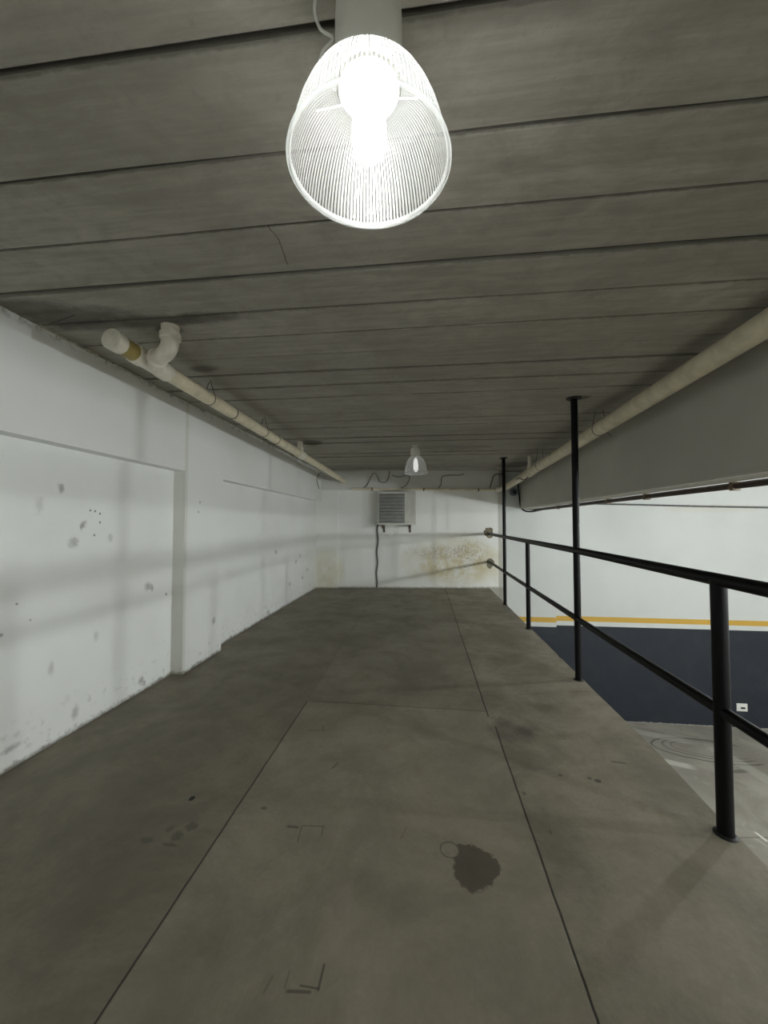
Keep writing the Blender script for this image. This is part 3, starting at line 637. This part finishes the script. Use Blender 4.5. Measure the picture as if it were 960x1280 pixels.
# elbow and cross run on the end wall
ye = yb(1.6) - 0.17
w0 = onY(634, 608, ye); w1 = onY(620, 612.5, ye)
bm = NB(); tube(bm, ell_pts(g1 - dr * 0.05, (w0.x, ye - 0.02, g1.z - 0.03), w1, 10), [RR] * 4 + [0.066] * 3 + [0.058] * 4, 24); part('elbow', bm, M['pvc_white'], rp, 'white elbow at the end wall')
ze = onY(440, 611, yb(-1.7) - 0.17)
cross = thing('cross_pipe', 'thin pale pipe running across the end wall below its beam', 'pipe', tuple(w1))
bm = NB(); tube(bm, [w1, (ze.x, yb(ze.x) - 0.17, ze.z)], 0.024, 20); part('pipe', bm, M['pvc'], cross)
for t in (0.12, 0.5, 0.86):
    c = w1 + (Vector((ze.x, yb(ze.x) - 0.17, ze.z)) - w1) * t
    bm = NB(); box(bm, (c.x - 0.015, c.y - 0.026, c.z - 0.03), (c.x + 0.015, c.y + 0.08, c.z + 0.03), 0.004); part('clip', bm, M['clip'], cross)
# dull blue-grey stub behind the tall post, and dark flexes
q = onY(643, 615, YF - 0.12)
stub = thing('pipe_stub', 'short blue-grey pipe stub on the hall wall behind the beam end', 'pipe', tuple(q))
bm = NB(); bmx = Matrix.Translation((q.x, YF - 0.15, q.z)) @ Matrix.Rotation(-pi / 2, 4, 'X')
lathe(bm, [(0, 0.02), (0.05, 0.02), (0.062, 0.0), (0.085, 0.0), (0.088, 0.02), (0.088, 0.14), (0, 0.14)], 28); xf(bm, bmx); part('body', bm, M['bluegrey'], stub)
bm = NB(); lathe(bm, [(0, 0.018), (0.048, 0.018), (0.048, 0.022), (0, 0.022)], 24); xf(bm, bmx); part('mouth', bm, M['dark'], stub)

# ---------------------------------------------------------------- cables
def cable(pts, r, mat, label, name='cable', group=None, n=8):
    bm = NB(); tube(bm, spline(pts, n), r, 8); return single(name, bm, mat, label, 'cable', group)
def onback(px, py, off): 
    y = yb(0) - off
    for _ in range(4): p = onY(px, py, y); y = yb(p.x) - off
    return onY(px, py, y)
def bk(lst, off): return [onback(px, py, off) for px, py in lst]
cable(bk([(452, 611), (459, 606), (466, 592), (471, 594), (474, 601), (478, 603), (483, 602), (486, 595), (486, 589)], 0.11), 0.008, M['grey_cable'], 'short wavy grey cable on the end wall beam, left of the wall unit top', group='loose cables on the end wall beam')
cable(bk([(490, 594), (498, 596), (508, 594), (512, 597), (508, 606), (500, 611)], 0.11), 0.008, M['grey_cable'], 'hooked grey cable on the end wall beam above the wall unit', group='loose cables on the end wall beam')
cable(bk([(546, 612), (551, 606), (553, 596), (563, 594), (575, 594), (580, 592)], 0.11), 0.009, M['grey_cable'], 'cranked grey cable on the end wall beam right of the far lamp', group='loose cables on the end wall beam')
cable(bk([(611, 614), (614, 605), (618, 594), (626, 593), (630, 593)], 0.115), 0.011, M['grey_cable'], 'dark cranked cable on the beam beside the far tall post', group='loose cables on the end wall beam')
cable([onX(x, y, XP + 0.006) for x, y in ((399, 611), (396, 600), (399, 592), (404, 592), (407, 600), (409, 612), (405, 618))], 0.008, M['grey_cable'], 'looped grey cable at the far top corner of left wall')
bc = [onY(652, 601, YF - 0.035), onY(648, 606, YF - 0.035), onY(649, 620, YF - 0.035), onY(651, 633, YF - 0.035), onY(656, 638.5, YF - 0.035), onY(664, 639.5, YF - 0.035), onY(676, 637.5, YF - 0.035)]
cable(bc, 0.018, M['dark'], 'black flex wrapping down around the far end of the beam', 'flex')
bm = NB(); tube(bm, spline([onX(640, 604, 1.9), onX(648, 598, 1.85), onX(655, 600, 1.85), onX(660, 596, 1.9), onX(668, 590, 2.0)], 6), 0.008, 8); part('flex', bm, M['dark'], rp, 'thin dark flex tangled round the far end')

# brown conduit under the hall side of the beam
xc_ = XB + BW + 0.025
def cz(y): return beam_z(y) - 0.03
cn = thing('conduit', 'dark brown conduit clipped along the underside edge of the beam', 'conduit', (xc_, YF, cz(YF)))
bm = NB(); tube(bm, [(xc_, YF - 0.02, cz(YF)), (xc_, -2, cz(-2))], 0.028, 16); part('tube', bm, M['brown'], cn)
for px in (697, 760, 808, 918):
    dd_ = ray(px, 610); y = xc_ / (dd_.x / dd_.y)
    bm = NB(); box(bm, (xc_ - 0.03, y - 0.02, cz(y) - 0.04), (xc_ + 0.036, y + 0.02, cz(y) + 0.035), 0.005); tube(bm, [(xc_ - 0.035, y, cz(y) - 0.015), (xc_ - 0.05, y, cz(y) - 0.015)], 0.008, 8)
    part('clip', bm, M['clip'], cn)
# grey cable across the hall wall
fy = YF - 0.02
cb = thing('wall_conduit', 'long thin grey conduit strung level across the white hall wall', 'conduit', tuple(onY(735, 630, fy)))
bm = NB(); tube(bm, spline([onY(px, py, fy) for px, py in ((706, 629), (735, 629.5), (800, 631), (858, 632.5), (905, 633.5), (960, 634.5), (1060, 637))], 3), 0.02, 10); part('tube', bm, M['grey_cable'], cb)
for px, py in ((781, 630.5), (860, 632.5), (891, 633.2)):
    q = onY(px, py, fy); bm = NB(); box(bm, (q.x - 0.02, q.y - 0.018, q.z - 0.022), (q.x + 0.02, YF, q.z + 0.022), 0.004); part('clip', bm, M['clip'], cb)
q0, q1 = onY(922, 604, fy), onY(985, 606, fy)
bm = NB(); tube(bm, spline([onX(920, 603, xc_ + 0.01), onX(928, 605, xc_ + 0.04), onX(940, 606, xc_ + 0.06), onX(960, 605.5, xc_ + 0.07), onX(985, 604, xc_ + 0.03)], 6), 0.008, 8); part('flex', bm, M['dark'], cn, 'thin dark flex branching off at the clip')

# ---------------------------------------------------------------- outdoor unit on the end wall
yf_ = yb(-0.5) - 0.34
A = onY(472, 656, yf_); B = onY(520, 614, yf_)
ac = thing('air_conditioner', 'pale box-shaped condenser with grey grille on brackets on the end wall', 'air conditioner', ((A.x + B.x) / 2, yf_ + 0.15, A.z))
bm = NB(); box(bm, (A.x, yf_, A.z), (B.x, yf_ + 0.30, B.z), 0.012); part('casing', bm, M['acbody'], ac)
gx = onY(506, 630, yf_).x; gcx, gcz = (A.x + gx) / 2, (A.z + B.z) / 2; gr = min(gx - A.x, B.z - A.z) / 2 - 0.03
bm = NB(); box(bm, (A.x + 0.03, yf_ - 0.012, A.z + 0.04), (gx, yf_ + 0.01, B.z - 0.05), 0.006); gp = part('grille', bm, M['grille'], ac, 'square grey fan grille')
bm = NB()
for k in range(9):
    z = A.z + 0.07 + k * (B.z - A.z - 0.15) / 8; box(bm, (A.x + 0.045, yf_ - 0.018, z - 0.004), (gx - 0.015, yf_ - 0.010, z + 0.004))
part('grille_bars', bm, M['dark'], gp)
bm = NB(); box(bm, (gx + 0.02, yf_ - 0.006, A.z + 0.05), (B.x - 0.02, yf_ + 0.01, B.z - 0.05), 0.006); part('service_panel', bm, M['acbody'], ac)
for px in (478.5, 512):
    x = onY(px, 657, yf_).x
    bm = NB(); box(bm, (x - 0.02, yf_ - 0.04, A.z - 0.045), (x + 0.02, yb(x), A.z - 0.005), 0.004); box(bm, (x - 0.018, yb(x) - 0.03, A.z - 0.18), (x + 0.018, yb(x), A.z - 0.02), 0.004)
    box(bm, (x - 0.025, yf_ - 0.045, A.z - 0.085), (x + 0.025, yf_ - 0.01, A.z - 0.03), 0.004)
    part('bracket', bm, M['rust'], ac)
cable(bk([(473, 652), (471.5, 662), (472.5, 676), (471, 690), (472, 703), (470.5, 716), (471.5, 727), (471, 734.3)], 0.02), 0.018, M['grey_cable'], 'wavy grey hose running from the wall unit down to the deck', 'hose')

# ---------------------------------------------------------------- socket on the navy wall
q = onY(927, 884, YF)
so = thing('wall_socket', 'small white socket plate low on the navy hall wall', 'socket', (q.x, YF, q.z))
bm = NB(); box(bm, (q.x - 0.11, YF - 0.018, q.z - 0.085), (q.x + 0.11, YF, q.z + 0.085), 0.008); part('plate', bm, M['white'], so)
bm = NB(); box(bm, (q.x - 0.03, YF - 0.024, q.z - 0.03), (q.x + 0.06, YF - 0.015, q.z + 0.01), 0.004); part('outlet', bm, M['dark'], so)

# ---------------------------------------------------------------- world and view
w = bpy.data.worlds.new('world'); SC.world = w; w.use_nodes = True
w.node_tree.nodes['Background'].inputs[0].default_value = (0.5, 0.5, 0.5, 1); w.node_tree.nodes['Background'].inputs[1].default_value = 0.0
vs = SC.view_settings; vs.view_transform = 'Standard'; vs.look = 'None'; vs.gamma = 1; vs.use_curve_mapping = False; vs.exposure = 0.92
SC.cycles.max_bounces = 10; SC.cycles.diffuse_bounces = 5; SC.cycles.transparent_max_bounces = 14
